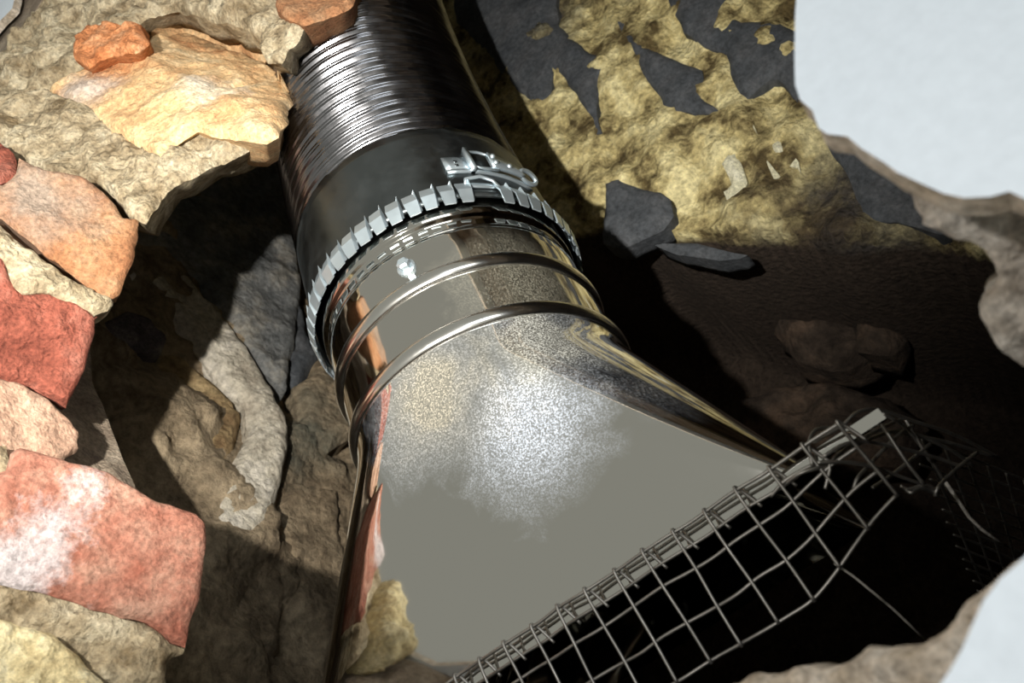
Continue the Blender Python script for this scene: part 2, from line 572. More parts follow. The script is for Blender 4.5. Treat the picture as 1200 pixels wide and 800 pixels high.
wall_back = wall_grid('wall_back', (-0.56, BY, -0.30), (0.86, 0, 0), (0, 0, 1.75), 150, 300, (0, -1, 0), 0.012, 22, M_old_lime, bulge=back_bulge, thick=0.4)
wall_left = wall_grid('wall_left', (-0.412, 0.20, -0.30), (0, 0.62, 0), (0, 0, 1.75), 110, 280, (1, 0, 0), 0.022, 11, M_rubble)
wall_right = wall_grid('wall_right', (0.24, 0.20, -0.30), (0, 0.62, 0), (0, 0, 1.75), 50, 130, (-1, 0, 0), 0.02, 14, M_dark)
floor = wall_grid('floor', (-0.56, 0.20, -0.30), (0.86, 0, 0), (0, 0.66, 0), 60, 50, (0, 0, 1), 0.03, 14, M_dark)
light_cap = wall_grid('light_cap', (-0.56, 0.20, 1.42), (0.86, 0, 0), (0, 0.66, 0), 10, 10, (0, 0, -1), 0.01, 14, M_soot)  # added cap over the flue, out of view, keeps world light out


# stones of the back wall
def bs(px, mat, proud=0.006, y=BY, **k):
    return plane_chunk('stone', px, (0, y - proud, 0), (0, -1, 0), 0.03, mat, wall_back, **{**dict(res=0.006, bevel=0.006, amp=0.003, freq=30), **k})


def z1(pts): return [(540 + .375 * x, .375 * y) for x, y in pts]


bs(z1([(440, 565), (480, 545), (560, 570), (620, 580), (655, 610), (655, 665), (620, 705), (560, 730), (500, 755), (445, 735), (445, 640)]), M_slate, proud=0.011)
bs(z1([(-20, 60), (-20, -60), (280, -60), (300, 60), (380, 140), (470, 190), (430, 250), (430, 400), (415, 410), (370, 330), (320, 230), (280, 200), (270, 290), (225, 310), (165, 260), (110, 200)]), M_slate)
bs(z1([(485, 50), (520, 100), (600, 150), (700, 200), (740, 215), (745, 290), (800, 340), (720, 355), (660, 340), (620, 320), (580, 250), (530, 160)]), M_slate)
bs(z1([(640, -40), (830, -40), (850, 40), (980, 60), (1040, 100), (1090, 170), (1040, 300), (980, 240), (960, 240), (890, 300), (870, 290), (840, 240), (815, 160), (740, 130), (680, 100)]), M_slate)
bs([(962, 155), (1000, 160), (1040, 180), (1095, 205), (1110, 270), (1050, 255), (1010, 258), (1000, 235), (985, 200)], M_slate)
bs([(765, 283), (800, 279), (830, 283), (872, 297), (840, 303), (790, 297)], M_slate)
bs(z1([(805, 500), (840, 455), (870, 490), (900, 550), (890, 605), (860, 590), (850, 640), (825, 640), (805, 590), (830, 560)]), M_pale_lime, proud=0.008)
bs(z1([(870, 320), (890, 340), (930, 420), (960, 490), (990, 540), (975, 555), (940, 490), (915, 410)]), M_pale_lime, proud=0.008)
bs(z1([(960, 420), (1000, 440), (1050, 490), (1060, 520), (1010, 500), (985, 470)]), M_pale_lime, proud=0.008)
# dim rubble in the recess
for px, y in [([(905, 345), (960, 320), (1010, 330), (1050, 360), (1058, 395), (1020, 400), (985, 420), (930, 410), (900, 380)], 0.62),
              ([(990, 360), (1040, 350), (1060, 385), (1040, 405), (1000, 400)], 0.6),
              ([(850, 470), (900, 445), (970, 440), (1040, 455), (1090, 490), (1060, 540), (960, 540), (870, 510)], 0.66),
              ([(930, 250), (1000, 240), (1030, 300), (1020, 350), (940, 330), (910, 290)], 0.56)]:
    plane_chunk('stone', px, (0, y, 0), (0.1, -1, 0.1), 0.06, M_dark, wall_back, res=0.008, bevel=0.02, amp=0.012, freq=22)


# stones of the left wall
def ls(px, mat, x=-0.415, n=(1, -0.25, 0), **k):
    return plane_chunk('stone', px, (x, 0.42, 0.4), n, 0.06, mat, wall_left, **{**dict(res=0.006, bevel=0.012, amp=0.007, freq=24), **k})


ls([(140, 285), (200, 300), (235, 330), (270, 368), (300, 412), (330, 465), (345, 500), (335, 560), (312, 620), (270, 645), (240, 640), (262, 560), (296, 500), (286, 460), (250, 425), (215, 385), (190, 350), (130, 325)], M_pale, x=-0.385)
ls([(120, 372), (150, 362), (180, 370), (196, 392), (192, 408), (168, 408), (140, 398), (118, 390)], M_purple, x=-0.375, res=0.003, amp=0.004, bevel=0.006)
ls([(90, 395), (150, 402), (210, 412), (250, 440), (288, 484), (262, 550), (238, 610), (150, 570), (80, 520)], M_ochre, x=-0.395)
ls([(80, 470), (110, 440), (150, 455), (190, 500), (180, 545), (120, 540)], M_purple, x=-0.385)
ls([(190, 345), (215, 385), (250, 425), (286, 460), (296, 500), (270, 480), (235, 440), (200, 415), (190, 395), (170, 365), (150, 345)], M_ochre, x=-0.41)
ls([(120, 290), (150, 200), (250, 130), (345, 140), (352, 250), (358, 330), (340, 450), (300, 412), (270, 368), (235, 330), (200, 300)], M_soot, x=-0.388, amp=0.007)
ls([(300, 300), (350, 300), (362, 390), (380, 420), (352, 450), (330, 440), (318, 380)], M_slate, x=-0.405)
ls([(352, 445), (385, 410), (410, 440), (420, 500), (390, 520), (360, 500)], M_rubble, x=-0.4)
ls([(240, 640), (310, 620), (340, 680), (330, 760), (260, 800), (220, 760)], M_rubble, x=-0.4)
ls([(335, 560), (400, 570), (420, 700), (380, 800), (330, 760), (340, 680), (312, 620)], M_rubble, x=-0.41)
ls([(200, 760), (260, 800), (330, 765), (380, 830), (330, 900), (200, 900)], M_rubble, x=-0.4)

# ------------------------------------------------------------------ setting: the broken front wall
wall_front = empty('wall_front', (0, 0.12, 0.3), kind='structure')


def slab_with_hole(name, outer, hole, y0, y1, mat, res, jit, amp, parent, edge_mat=None):
    H = resample(np.array(hole, float), res, jit, 77 + y0 * 100)
    O = np.array(outer, float)
    pts = [Vector(p) for p in O] + [Vector(p) for p in H]
    no, nh = len(O), len(H)
    ed = [(i, (i + 1) % no) for i in range(no)] + [(no + i, no + (i + 1) % nh) for i in range(nh)]
    vo, _, fo, _, _, _ = delaunay_2d_cdt(pts, ed, [], 1, 1e-7)
    V2 = np.array([(v[0], v[1]) for v in vo])
    F2 = []
    for f in fo:
        c = V2[list(f)].mean(0)
        if not inside(c[None], H)[0]:
            a, b, d = V2[f[0]], V2[f[1]], V2[f[2]]
            s = (b[0] - a[0]) * (d[1] - a[1]) - (b[1] - a[1]) * (d[0] - a[0])
            F2.append(tuple(f) if s > 0 else tuple(reversed(f)))   # x,z plane: ccw seen from -y
    n = len(V2)
    V = [(v[0], y0, v[1]) for v in V2] + [(v[0], y1, v[1]) for v in V2]
    F = list(F2) + [tuple(i + n for i in reversed(f)) for f in F2]
    cnt = set()
    for f in F2:
        for k in range(len(f)): cnt.add((f[k], f[(k + 1) % len(f)]))
    bnd = [e for e in cnt if (e[1], e[0]) not in cnt]
    steps = max(1, int(abs(y1 - y0) / 0.006))
    ids = sorted({v for e in bnd for v in e})
    isout = {v: edge_dist(V2[v][None], O)[0] < 1e-5 for v in ids}
    prev = {v: v for v in ids}
    for s in range(1, steps + 1):
        cur = {}
        for v in ids:
            if s == steps: cur[v] = v + n
            else:
                p = np.array([V2[v][0], y0 + (y1 - y0) * s / steps, V2[v][1]])
                if not isout[v]: p = p + amp * np.array(noise.noise_vector(Vector(p * 45)))
                cur[v] = len(V); V.append(tuple(p))
        for a, b in bnd: F.append((prev[b], prev[a], cur[a], cur[b]))
        prev = cur
    nf = 2 * len(F2)
    o = obj(name, V, F, mat, parent, smooth=False)
    if edge_mat:
        o.data.materials.append(edge_mat)
        for p in o.data.polygons:
            if abs(p.normal.y) < 0.6: p.material_index = 1
    return o


def wy(u, v, y=0.12):
    r = ray(u, v); p = r * (y / r[1]); return (p[0], p[2])


outer = [(-0.75, -0.45), (0.45, -0.45), (0.45, 1.25), (-0.75, 1.25)]
core_hole = [(-0.285, 0.12), (-0.305, 0.25), (-0.345, 0.36), (-0.365, 0.55), (-0.40, 0.72), (-0.30, 0.74), (-0.21, 0.64), (-0.15, 0.60), (-0.11, 0.70),
             (-0.02, 0.68), (0.05, 0.55), (0.085, 0.36), (0.105, 0.18), (0.105, 0.10), (0.075, 0.02), (0.03, -0.005), (-0.04, -0.01), (-0.14, 0.02), (-0.235, 0.075)]
slab_with_hole('brickwork', outer, core_hole, 0.130, 0.200, M_core, 0.008, 0.005, 0.006, wall_front)
pl = [wy(*q) for q in [(936, -90), (935, 0), (932, 50), (931, 100), (936, 118), (950, 130), (957, 152), (968, 160), (990, 162), (1008, 176), (1035, 192), (1050, 204),
                       (1080, 218), (1105, 228), (1130, 232), (1160, 230), (1183, 224), (1200, 232), (1225, 250), (1270, 290),
                       (1310, 380), (1330, 470), (1290, 590), (1230, 632), (1200, 662), (1178, 680), (1160, 706), (1148, 735), (1134, 765), (1118, 790),
                       (1100, 815), (1080, 850), (1000, 870), (880, 885)]]
pl += [(-0.09, 0.022), (-0.13, 0.035), (-0.19, 0.062), (-0.262, 0.10), (-0.31, 0.16), (-0.325, 0.25), (-0.35, 0.36), (-0.375, 0.5), (-0.395, 0.62), wy(-30, 60), wy(0, 24), wy(14, 10), wy(24, -30),
       (-0.24, 0.72), (-0.16, 0.60), (-0.12, 0.68), (-0.03, 0.64), (0.03, 0.48), (0.048, 0.25)]
slab_with_hole('plaster', outer, pl, 0.120, 0.126, M_plaster, 0.004, 0.0012, 0.0012, wall_front, M_plaster_edge)

W = wall_front
# right rim: crumbling mortar behind the plaster, and the bottom rim
px_chunk('mortar', [(1055, 185), (1068, 228), (1078, 268), (1102, 276), (1120, 284), (1134, 290), (1148, 297), (1160, 315), (1171, 330), (1163, 345), (1151, 360),
                    (1152, 372), (1165, 392), (1180, 412), (1200, 428), (1240, 440), (1330, 470), (1340, 240), (1200, 190)],
         [(1090, 250, .150), (1190, 420, .150), (1200, 240, .140)], 0.03, M_pale_mortar, W, res=0.0014, bevel=0.002, amp=0.0035, freq=110, jit=0.002)
px_chunk('mortar', [(780, 830), (852, 801), (880, 786), (915, 780), (950, 777), (985, 770), (1005, 760), (1025, 762), (1052, 756), (1072, 753), (1085, 742), (1095, 732), (1108, 722),
                    (1124, 700), (1140, 684), (1160, 670), (1182, 658), (1215, 640), (1260, 640), (1240, 760), (1150, 860), (900, 900)],
         [(1000, 765, .138), (1180, 662, .122), (1100, 800, .125)], 0.02, M_plaster_edge, W, res=0.0014, bevel=0.003, amp=0.0025, freq=100, jit=0.0016)

# left rim, from top to bottom: bricks and the mortar between them
px_chunk('mortar', [(-20, 70), (10, 40), (40, 10), (60, -25), (80, -120), (330, -120), (335, -20), (326, 16), (318, 34), (308, 40), (290, 30), (262, 20), (230, 8), (196, 4), (168, 14), (120, 54), (70, 84), (44, 100), (20, 120), (-20, 150)],
         [(20, 60, .57), (330, 20, .485), (60, 130, .505)], 0.05, M_mortar, W, res=0.0035, bevel=0.008, amp=0.010, freq=45)
px_chunk('brick', [(316, -40), (425, -40), (412, 2), (398, 11), (374, 20), (352, 25), (338, 20), (324, 8)],
         [(330, 15, .462), (410, 0, .468), (340, -20, .49)], 0.05, M_pink, W, res=0.0025, bevel=0.003, amp=0.002, freq=70)
px_chunk('mortar', [(300, 40), (322, 14), (340, 20), (352, 27), (345, 42), (332, 52), (326, 72), (310, 70)],
         [(310, 60, .468), (340, 24, .466), (325, 20, .475)], 0.04, M_mortar, W, res=0.002, bevel=0.004, amp=0.004, freq=70)
px_chunk('brick', [(80, 62), (84, 40), (100, 28), (125, 22), (160, 24), (168, 44), (158, 56), (128, 60), (110, 68), (98, 74)],
         [(85, 60, .495), (165, 30, .49), (110, 70, .48)], 0.03, M_orange, W, res=0.002, bevel=0.004, amp=0.004, freq=70)
rp = at(252, 102, .445)
rd = at(300, 60, .45) - at(200, 140, .43); rd = rd / np.linalg.norm(rd)
px_chunk('brick', [(46, 94), (62, 82), (90, 74), (122, 60), (158, 50), (166, 20), (196, -6), (230, -2), (262, 6), (295, 20), (318, 42), (325, 70), (328, 95), (331, 125), (322, 150), (308, 158),
                   (270, 150), (225, 140), (200, 150), (178, 166), (150, 150), (118, 132), (84, 116)],
         [(55, 95, .49), (325, 110, .445), (178, 160, .425)], 0.06, M_peach, W, res=0.0022, bevel=0.006, amp=0.004, freq=38, ridge=(rp, rd, 0.45, 0.12))
px_chunk('mortar', [(-20, 130), (20, 110), (50, 94), (84, 114), (118, 130), (150, 148), (178, 164), (200, 148), (225, 136), (270, 140), (310, 146), (318, 156), (280, 172), (250, 184), (222, 200), (200, 212), (184, 224),
                    (176, 240), (165, 252), (146, 246), (138, 232), (110, 206), (60, 200), (18, 176), (-20, 190)],
         [(30, 140, .465), (310, 152, .45), (165, 245, .405)], 0.05, M_mortar, W, res=0.0022, bevel=0.006, amp=0.006, freq=60)
px_chunk('brick', [(-20, 160), (2, 164), (16, 176), (18, 205), (2, 212), (-20, 214)],
         [(0, 170, .42), (16, 200, .41), (-10, 210, .40)], 0.04, M_red, W, res=0.0022, bevel=0.003, amp=0.003, freq=70)
px_chunk('brick', [(-25, 205), (2, 210), (18, 196), (22, 178), (58, 196), (100, 204), (118, 218), (138, 236), (146, 250), (164, 254), (163, 272), (158, 296), (150, 322), (141, 340), (128, 345), (110, 336), (86, 318), (58, 298), (30, 276), (0, 252), (-25, 240)],
         [(0, 220, .375), (163, 262, .405), (135, 340, .385)], 0.06, M_pink, W, res=0.0022, bevel=0.005, amp=0.003, freq=50)
px_chunk('mortar', [(-25, 236), (0, 255), (30, 280), (58, 303), (90, 325), (118, 340), (138, 346), (132, 358), (118, 364), (100, 358), (60, 342), (30, 338), (18, 328), (10, 308), (-25, 300)],
         [(0, 270, .365), (135, 350, .385), (30, 335, .355)], 0.05, M_mortar, W, res=0.0022, bevel=0.005, amp=0.005, freq=65)
px_chunk('brick', [(-25, 292), (4, 302), (14, 326), (26, 337), (60, 342), (92, 352), (119, 367), (117, 388), (110, 412), (100, 440), (90, 462), (80, 478), (64, 468), (40, 450), (-25, 430)],
         [(0, 320, .35), (118, 370, .378), (80, 475, .362)], 0.06, M_red, W, res=0.0022, bevel=0.005, amp=0.0045, freq=45)
px_chunk('brick', [(-25, 436), (10, 440), (32, 448), (60, 464), (84, 486), (99, 506), (97, 524), (80, 534), (40, 540), (-25, 545)],
         [(0, 450, .335), (98, 510, .362), (20, 530, .325)], 0.06, M_brown, W, res=0.002, bevel=0.005, amp=0.002, freq=50)
px_chunk('mortar', [(-25, 516), (10, 518), (18, 540), (14, 580), (-25, 620)],
         [(0, 525, .31), (16, 550, .31), (0, 600, .30)], 0.04, M_mortar, W, res=0.002, bevel=0.003, amp=0.003, freq=80)
px_chunk('brick', [(-30, 560), (8, 548), (14, 528), (26, 522), (52, 528), (100, 541), (128, 552), (152, 566), (178, 580), (206, 592), (232, 601), (243, 610), (244, 630), (241, 655), (236, 685), (231, 712), (225, 738), (219, 757),
                   (204, 752), (190, 742), (172, 730), (150, 722), (120, 712), (92, 704), (60, 696), (20, 686), (-30, 676)],
         [(0, 540, .282), (244, 620, .312), (0, 680, .264)], 0.065, M_white_red, W, res=0.0018, bevel=0.0035, amp=0.0016, freq=80, octv=6)
px_chunk('mortar', [(-30, 672), (20, 682), (60, 692), (92, 700), (120, 709), (150, 719), (172, 727), (190, 738), (206, 748), (222, 756), (218, 766), (206, 772), (200, 780), (198, 830), (150, 830), (90, 780), (40, 745), (-30, 735)],
         [(0, 690, .266), (218, 760, .294), (100, 790, .272)], 0.05, M_mortar, W, res=0.0018, bevel=0.004, amp=0.005, freq=70)
px_chunk('brick', [(-30, 715), (20, 730), (60, 742), (95, 768), (125, 800), (140, 860), (-30, 880)],
         [(0, 730, .252), (110, 785, .262), (0, 830, .242)], 0.05, M_yellow_stone, W, res=0.0018, bevel=0.006, amp=0.006, freq=55)

# ------------------------------------------------------------------ flexible liner
liner = empty('flue_liner', (CX, CY, ZT), 'corrugated flexible steel flue liner rising up the chimney above the dark sleeve', 'flue liner')


def lean(z):
    t = max(0.0, z - ZT + 0.004)
    return (0.27 * t * t, 0.0)


prof = []
z = ZT - 0.001
R0 = 0.0775
while z < 1.05:
    for dz, dr in ((0.0, -0.0022), (0.0010, -0.0024), (0.0020, -0.0014), (0.0027, 0.0004), (0.0034, 0.0014), (0.0042, 0.0012), (0.0049, 0.0000), (0.0055, -0.0004), (0.0062, 0.0006), (0.0070, 0.0016), (0.0078, 0.0012), (0.0086, -0.0004), (0.0093, -0.0016)):
        prof.append((R0 + dr, z + dz))
    z += 0.0104
V, F = lathe(prof, CX, CY, 168, lean)
V = [(x + 0.0004 * noise.noise(Vector((x * 40, y * 40, zz * 60))), y + 0.0004 * noise.noise(Vector((x * 40, y * 40 + 9, zz * 60))), zz + 0.0006 * noise.noise(Vector((x * 30, y * 30, zz * 90)))) for x, y, zz in V]
obj('corrugated_pipe', V, F, M_liner, liner)

# ------------------------------------------------------------------ connector sleeve with its latch
sleeve = empty('connector_sleeve', (CX, CY, ZB), 'dark steel connector sleeve with a toggle latch, clamped around the end of the flue liner', 'sleeve')
SEG = 160
RS = 0.0792
V, F = [], []
zs = [ZB - 0.004 + (ZT - ZB + 0.006) * k / 10 for k in range(11)]
for j, zz in enumerate(zs):
    for k in range(SEG):
        a = 2 * math.pi * k / SEG
        r = RS + 0.0003 * noise.noise(Vector((math.cos(a) * 3, math.sin(a) * 3, zz * 40)))
        dz = 0
        if j == 10: dz = 0.0012 * (1 if (k // 3) % 3 == 0 else 0) + 0.0012 * noise.noise(Vector((k * 0.3, 0, 0)))
        V.append((CX + r * math.cos(a), CY + r * math.sin(a), zz + dz))
for k in range(SEG):
    a = 2 * math.pi * k / SEG
    V.append((CX + (RS - 0.0018) * math.cos(a), CY + (RS - 0.0018) * math.sin(a), zs[-1]))
for j in range(11):
    for k in range(SEG):
        l = (k + 1) % SEG
        F.append((j * SEG + k, j * SEG + l, (j + 1) * SEG + l, (j + 1) * SEG + k))
obj('sleeve_wall', V, F, M_sleeve, sleeve)


def tang(u, v, r=RS + 0.001):
    """point on the sleeve's round surface seen at (u, v)"""
    d = ray(u, v)
    A = d[0] ** 2 + d[1] ** 2; Bq = -2 * (d[0] * CX + d[1] * CY); Cq = CX ** 2 + CY ** 2 - r * r
    dis = Bq * Bq - 4 * A * Cq
    t = (-Bq - math.sqrt(max(dis, 0))) / (2 * A)
    p = d * t
    return math.atan2(p[1] - CY, p[0] - CX), p[2]


def cyl(a, z, r): return Vector((CX + r * math.cos(a), CY + r * math.sin(a), z))


def arc_plate(a0, a1, z0, z1, r, th, n=8, zf=None):
    V, F = [], []
    for i in range(n + 1):
        a = a0 + (a1 - a0) * i / n
        za, zb = (z0, z1) if zf is None else zf(i / n)
        V += [cyl(a, za, r), cyl(a, zb, r), cyl(a, zb, r + th), cyl(a, za, r + th)]
    for i in range(n):
        o = i * 4
        for k in range(4):
            l = (k + 1) % 4
            F.append((o + k, o + 4 + k, o + 4 + l, o + l))
    F.append((0, 1, 2, 3)); F.append((n * 4 + 3, n * 4 + 2, n * 4 + 1, n * 4))
    return V, F


aL, zL = tang(521, 195)
aR, zR = tang(606, 205)
zc = 0.5 * (zL + zR)
span = aR - aL
strap = obj('latch_strap', *arc_plate(aL, aR + 0.10, zc - 0.008, zc - 0.0055, RS, 0.0016, 10), M_zinc, sleeve)
tag(strap, 'bright zinc strap under the latch')
plate = obj('latch_plate', *arc_plate(aL, aL + span * 0.28, zc - 0.0055, zc + 0.006, RS, 0.0014, 4), M_zinc, sleeve)
tag(plate, 'bright zinc latch plate')
aq, zq = aL + span * 0.14, zc
obj('slot', *join(*[arc_plate(aq - 0.012, aq + 0.012, zq - 0.003 + q, zq - 0.0015 + q, RS + 0.0012, 0.0006, 3) for q in (0, 0.0035)]), M_sleeve, plate)
hinge = obj('hinge_bar', *arc_plate(aL + span * 0.28, aL + span * 0.33, zc - 0.008, zc + 0.011, RS, 0.0045, 2), M_zinc, sleeve)
loop_pts = [cyl(aL + span * q, zc + w, RS + 0.0032) for q, w in ((0.33, -0.006), (0.33, 0.0085), (0.45, 0.009), (0.62, 0.008), (0.66, 0.0), (0.62, -0.006), (0.45, -0.0065))]
obj('latch_loop', *tube(loop_pts, 0.0009, 8, True), M_zinc, sleeve)
lever = obj('latch_lever', *arc_plate(aL + span * 0.55, aL + span * 1.0, 0, 0, RS + 0.0025, 0.0028, 10,
            zf=lambda t: (zc - 0.0055 + 0.004 * t - 0.003 * t, zc + 0.0075 - 0.006 * t)), M_zinc, sleeve)
for q, w in ((0.60, -0.002), (0.60, 0.004), (0.78, -0.002)):
    c = cyl(aL + span * q, zc + w, RS + 0.0055)
    V, F = [], []
    nrm = (c - Vector((CX, CY, c.z))).normalized()
    e1 = Vector((-nrm.y, nrm.x, 0)); e2 = Vector((0, 0, 1))
    for h, rr in ((-0.0008, 0.0016), (0.0006, 0.0015), (0.0012, 0.0007)):
        for k in range(10):
            a = 2 * math.pi * k / 10
            V.append(c + nrm * h + (e1 * math.cos(a) + e2 * math.sin(a)) * rr)
    for j in range(2):
        for k in range(10):
            F.append((j * 10 + k, j * 10 + (k + 1) % 10, (j + 1) * 10 + (k + 1) % 10, (j + 1) * 10 + k))
    F.append(tuple(20 + k for k in range(10)))
    obj('pin', V, F, M_zinc, lever)
ce = cyl(aL + span * 1.1, zc - 0.0015, RS + 0.004)
nrm = (ce - Vector((CX, CY, ce.z))).normalized()
e1 = Vector((-nrm.y, nrm.x, 0))
pts = [ce + (e1 * 0.0068 * math.cos(2 * math.pi * k / 20) + (Vector((0, 0, 1)) * 0.8 + nrm * 0.5) * 0.0036 * math.sin(2 * math.pi * k / 20)) for k in range(20)]
obj('latch_ring', *tube(pts, 0.0014, 8, True), M_zinc, sleeve)

# ------------------------------------------------------------------ toothed clamp band
band = empty('toothed_band', (CX, CY, ZB), 'bright zinc toothed clamp band ringing the lower edge of the dark sleeve', 'clamp band')
obj('band_strip', *lathe([(RS + 0.0003, ZB - 0.0035), (RS + 0.0016, ZB - 0.003), (RS + 0.0016, ZB + 0.0005), (RS + 0.0003, ZB + 0.001)], CX, CY, 144), M_sleeve, band)
tv = []
h0, h1, h2 = 0.0062, -0.0015, -0.0095
hw0, hw1, hw2 = 0.0034, 0.0038, 0.0030
rows = [(hw0, 0.0012, h0), (hw1, 0.0034, h1), (hw2, 0.0016, h2)]          # half width, stand-off, height
for hw, so, h in rows:
    tv += [(-hw, so, h), (hw, so, h), (hw, so - 0.0009, h), (-hw, so - 0.0009, h)]
tf = []
for j in range(2):
    for k in range(4):
        l = (k + 1) % 4
        tf.append((j * 4 + k, (j + 1) * 4 + k, (j + 1) * 4 + l, j * 4 + l))
tf += [(0, 1, 2, 3), (11, 10, 9, 8)]
fl = len(tv)                                                             # folded side flange and its nib
tv += [(hw0, 0.0012, h0), (hw0 + 0.0009, 0.0026, h0 + 0.0014), (hw1 + 0.0009, 0.0004, h1), (hw2 + 0.0012, 0.0, h2 + 0.002), (hw2, 0.0016, h2), (hw1, 0.0034, h1),
       (hw0 - 0.0006, 0.0010, h0), (hw0 + 0.0005, 0.0023, h0 + 0.0014)]
tf += [(fl, fl + 1, fl + 2, fl + 5), (fl + 5, fl + 2, fl + 3, fl + 4), (fl, fl + 6, fl + 7, fl + 1)]
tab_me = bpy.data.meshes.new('tab')
tab_me.from_pydata(tv, [], tf)
tab_me.materials.append(M_zinc)
NT = 52
aJ, _ = tang(577, 243)
for k in range(NT):
    a = aJ + 0.14 + (2 * math.pi - 0.28) * k / (NT - 1)
    o = bpy.data.objects.new('tab', tab_me)
    o.parent = band
    rr = RS + 0.0008
    ex = Vector((-math.sin(a), math.cos(a), 0)); ny = Vector((math.cos(a), math.sin(a), 0))
    mt = Matrix((ex, ny, Vector((0, 0, 1)))).transposed().to_4x4()
    tilt = Matrix.Rotation(random.uniform(-0.06, 0.06), 4, 'Z') @ Matrix.Rotation(random.uniform(-0.05, 0.05), 4, 'Y')
    o.matrix_local = Matrix.Translation((rr * math.cos(a), rr * math.sin(a), random.uniform(-0.0003, 0.0003))) @ mt @ tilt
    COL.objects.link(o)
pts = [cyl(aJ + q, ZB + 0.004 + w, RS + s) for q, w, s in ((-0.11, 0.0, 0.001), (-0.10, 0.004, 0.003), (0.0, 0.0052, 0.004), (0.09, 0.004, 0.003), (0.13, -0.001, 0.002))]
obj('joint_strap', *join(tube(pts, 0.0011, 6), arc_plate(aJ - 0.11, aJ + 0.11, ZB + 0.003, ZB + 0.0065, RS + 0.0008, 0.001, 6)), M_zinc, band)

# ------------------------------------------------------------------ gather hood
hood = empty('flue_hood', (-0.154, CY, ZM), 'polished steel hood widening from a round neck to a wide flat mouth', 'flue hood')
RN = 0.0752
np_ = [(RN + 0.0015, ZB + 0.004), (RN + 0.0012, ZB - 0.012), (RN - 0.0012, ZB - 0.0135), (RN - 0.0016, ZB - 0.020), (RN - 0.0002, ZB - 0.022), (RN, ZB - 0.030), (RN - 0.0004, Z1 + 0.006), (RN - 0.0004, Z2 - 0.0045)]
prof = []
for i in range(len(np_) - 1):
    for q in range(4):
        t = q / 4
        prof.append((np_[i][0] * (1 - t) + np_[i + 1][0] * t, np_[i][1] * (1 - t) + np_[i + 1][1] * t))
prof.append(np_[-1])
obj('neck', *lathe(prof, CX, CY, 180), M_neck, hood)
for zb in (Z1, Z2):
    pb = [(RN - 0.0006 + 0.0030 * math.sin(math.pi * q / 12) ** 0.8, zb + 0.0044 * math.cos(math.pi * q / 12)) for q in range(13)]
    obj('bead', *lathe(pb, CX, CY, 180), M_bead, hood)
# round-to-rectangle transition
XL, XR, YN, YF = -0.287, -0.0215, 0.243, 0.347
zt = Z2 - 0.003
top, bot = [], []
Q = 40
cr = 0.006
cor = [(XR, YF, 0), (XL, YF, 90), (XL, YN, 180), (XR, YN, 270)]
for ci, (x, y, a0) in enumerate(cor):
    sx = 1 if x == XR else -1; sy = 1 if y == YF else -1
    cr = 0.034 if sx < 0 else 0.007
    for q in range(Q + 1):
        a = math.radians(a0 + 90 * q / Q)
        top.append((CX + RN * math.cos(a), CY + RN * math.sin(a)))
        bot.append((x - sx * cr + cr * math.cos(a), y - sy * cr + cr * math.sin(a)))
n = len(top)
V, F = [], []
NR = 24
# extra points across each flat triangle keep its face truly flat
ring_t, ring_b = [], []
for i in range(n):
    ring_t.append(top[i]); ring_b.append(bot[i])
    if i % (Q + 1) == Q:
        j = (i + 1) % n
        for s in range(1, 20):
            t = s / 20
            ring_t.append(top[i]); ring_b.append((bot[i][0] * (1 - t) + bot[j][0] * t, bot[i][1] * (1 - t) + bot[j][1] * t))
m = len(ring_t)
for r in range(NR + 1):
    tz = r / NR
    t = tz * tz / 0.3 * 1.081 if tz < 0.15 else 1.081 * (tz - 0.075)      # leaves the neck upright, then flares
    for i in range(m):
        V.append((ring_t[i][0] * (1 - t) + ring_b[i][0] * t, ring_t[i][1] * (1 - t) + ring_b[i][1] * t, zt * (1 - tz) + ZM * tz))
for r in range(NR):
    for i in range(m):
        j = (i + 1) % m
        if r == 0 and ring_t[i] == ring_t[j]:
            F.append((i, (r + 1) * m + i, (r + 1) * m + j))
        else:
            F.append((r * m + i, (r + 1) * m + i, (r + 1) * m + j, r * m + j))
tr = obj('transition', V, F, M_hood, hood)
# rolled lip round the mouth, running a little past the right corner
LX = 0.006
V, F = [], []
for x in (XL - 0.002, LX):
    V += [(x, YN - 0.0012, ZM + 0.003), (x, YN - 0.0012, ZM - 0.001), (x, YN + 0.0006, ZM - 0.001), (x, YN + 0.0006, ZM + 0.003)]
F = [(0, 1, 5, 4), (1, 2, 6, 5), (2, 3, 7, 6), (3, 0, 4, 7), (3, 2, 1, 0), (4, 5, 6, 7)]
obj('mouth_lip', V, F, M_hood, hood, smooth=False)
# self-tapping screw in the neck
aS, zS = tang(475, 312, RN + 0.0015)
c = cyl(aS, zS, RN)
nrm = Vector((math.cos(aS), math.sin(aS), 0)); e1 = Vector((-nrm.y, nrm.x, 0)); e2 = Vector((0, 0, 1))


def disc(hs, seg):
    V, F = [], []
    for h, rr in hs:
        for k in range(seg):
            a = 2 * math.pi * k / seg
            V.append(c + nrm * h + (e1 * math.cos(a) + e2 * math.sin(a)) * rr)
    for j in range(len(hs) - 1):
        for k in range(seg):
            F.append((j * seg + k, j * seg + (k + 1) % seg, (j + 1) * seg + (k + 1) % seg, (j + 1) * seg + k))
    F.append(tuple((len(hs) - 1) * seg + k for k in range(seg)))
    return V, F


sc = obj('screw', *join(disc([(-0.001, 0.0048), (0.001, 0.0048), (0.0016, 0.0038)], 18), disc([(0.001, 0.0034), (0.0048, 0.0034), (0.0055, 0.0024)], 6)), M_zinc, hood, smooth=False)
tag(sc, 'hexagonal zinc screw head')

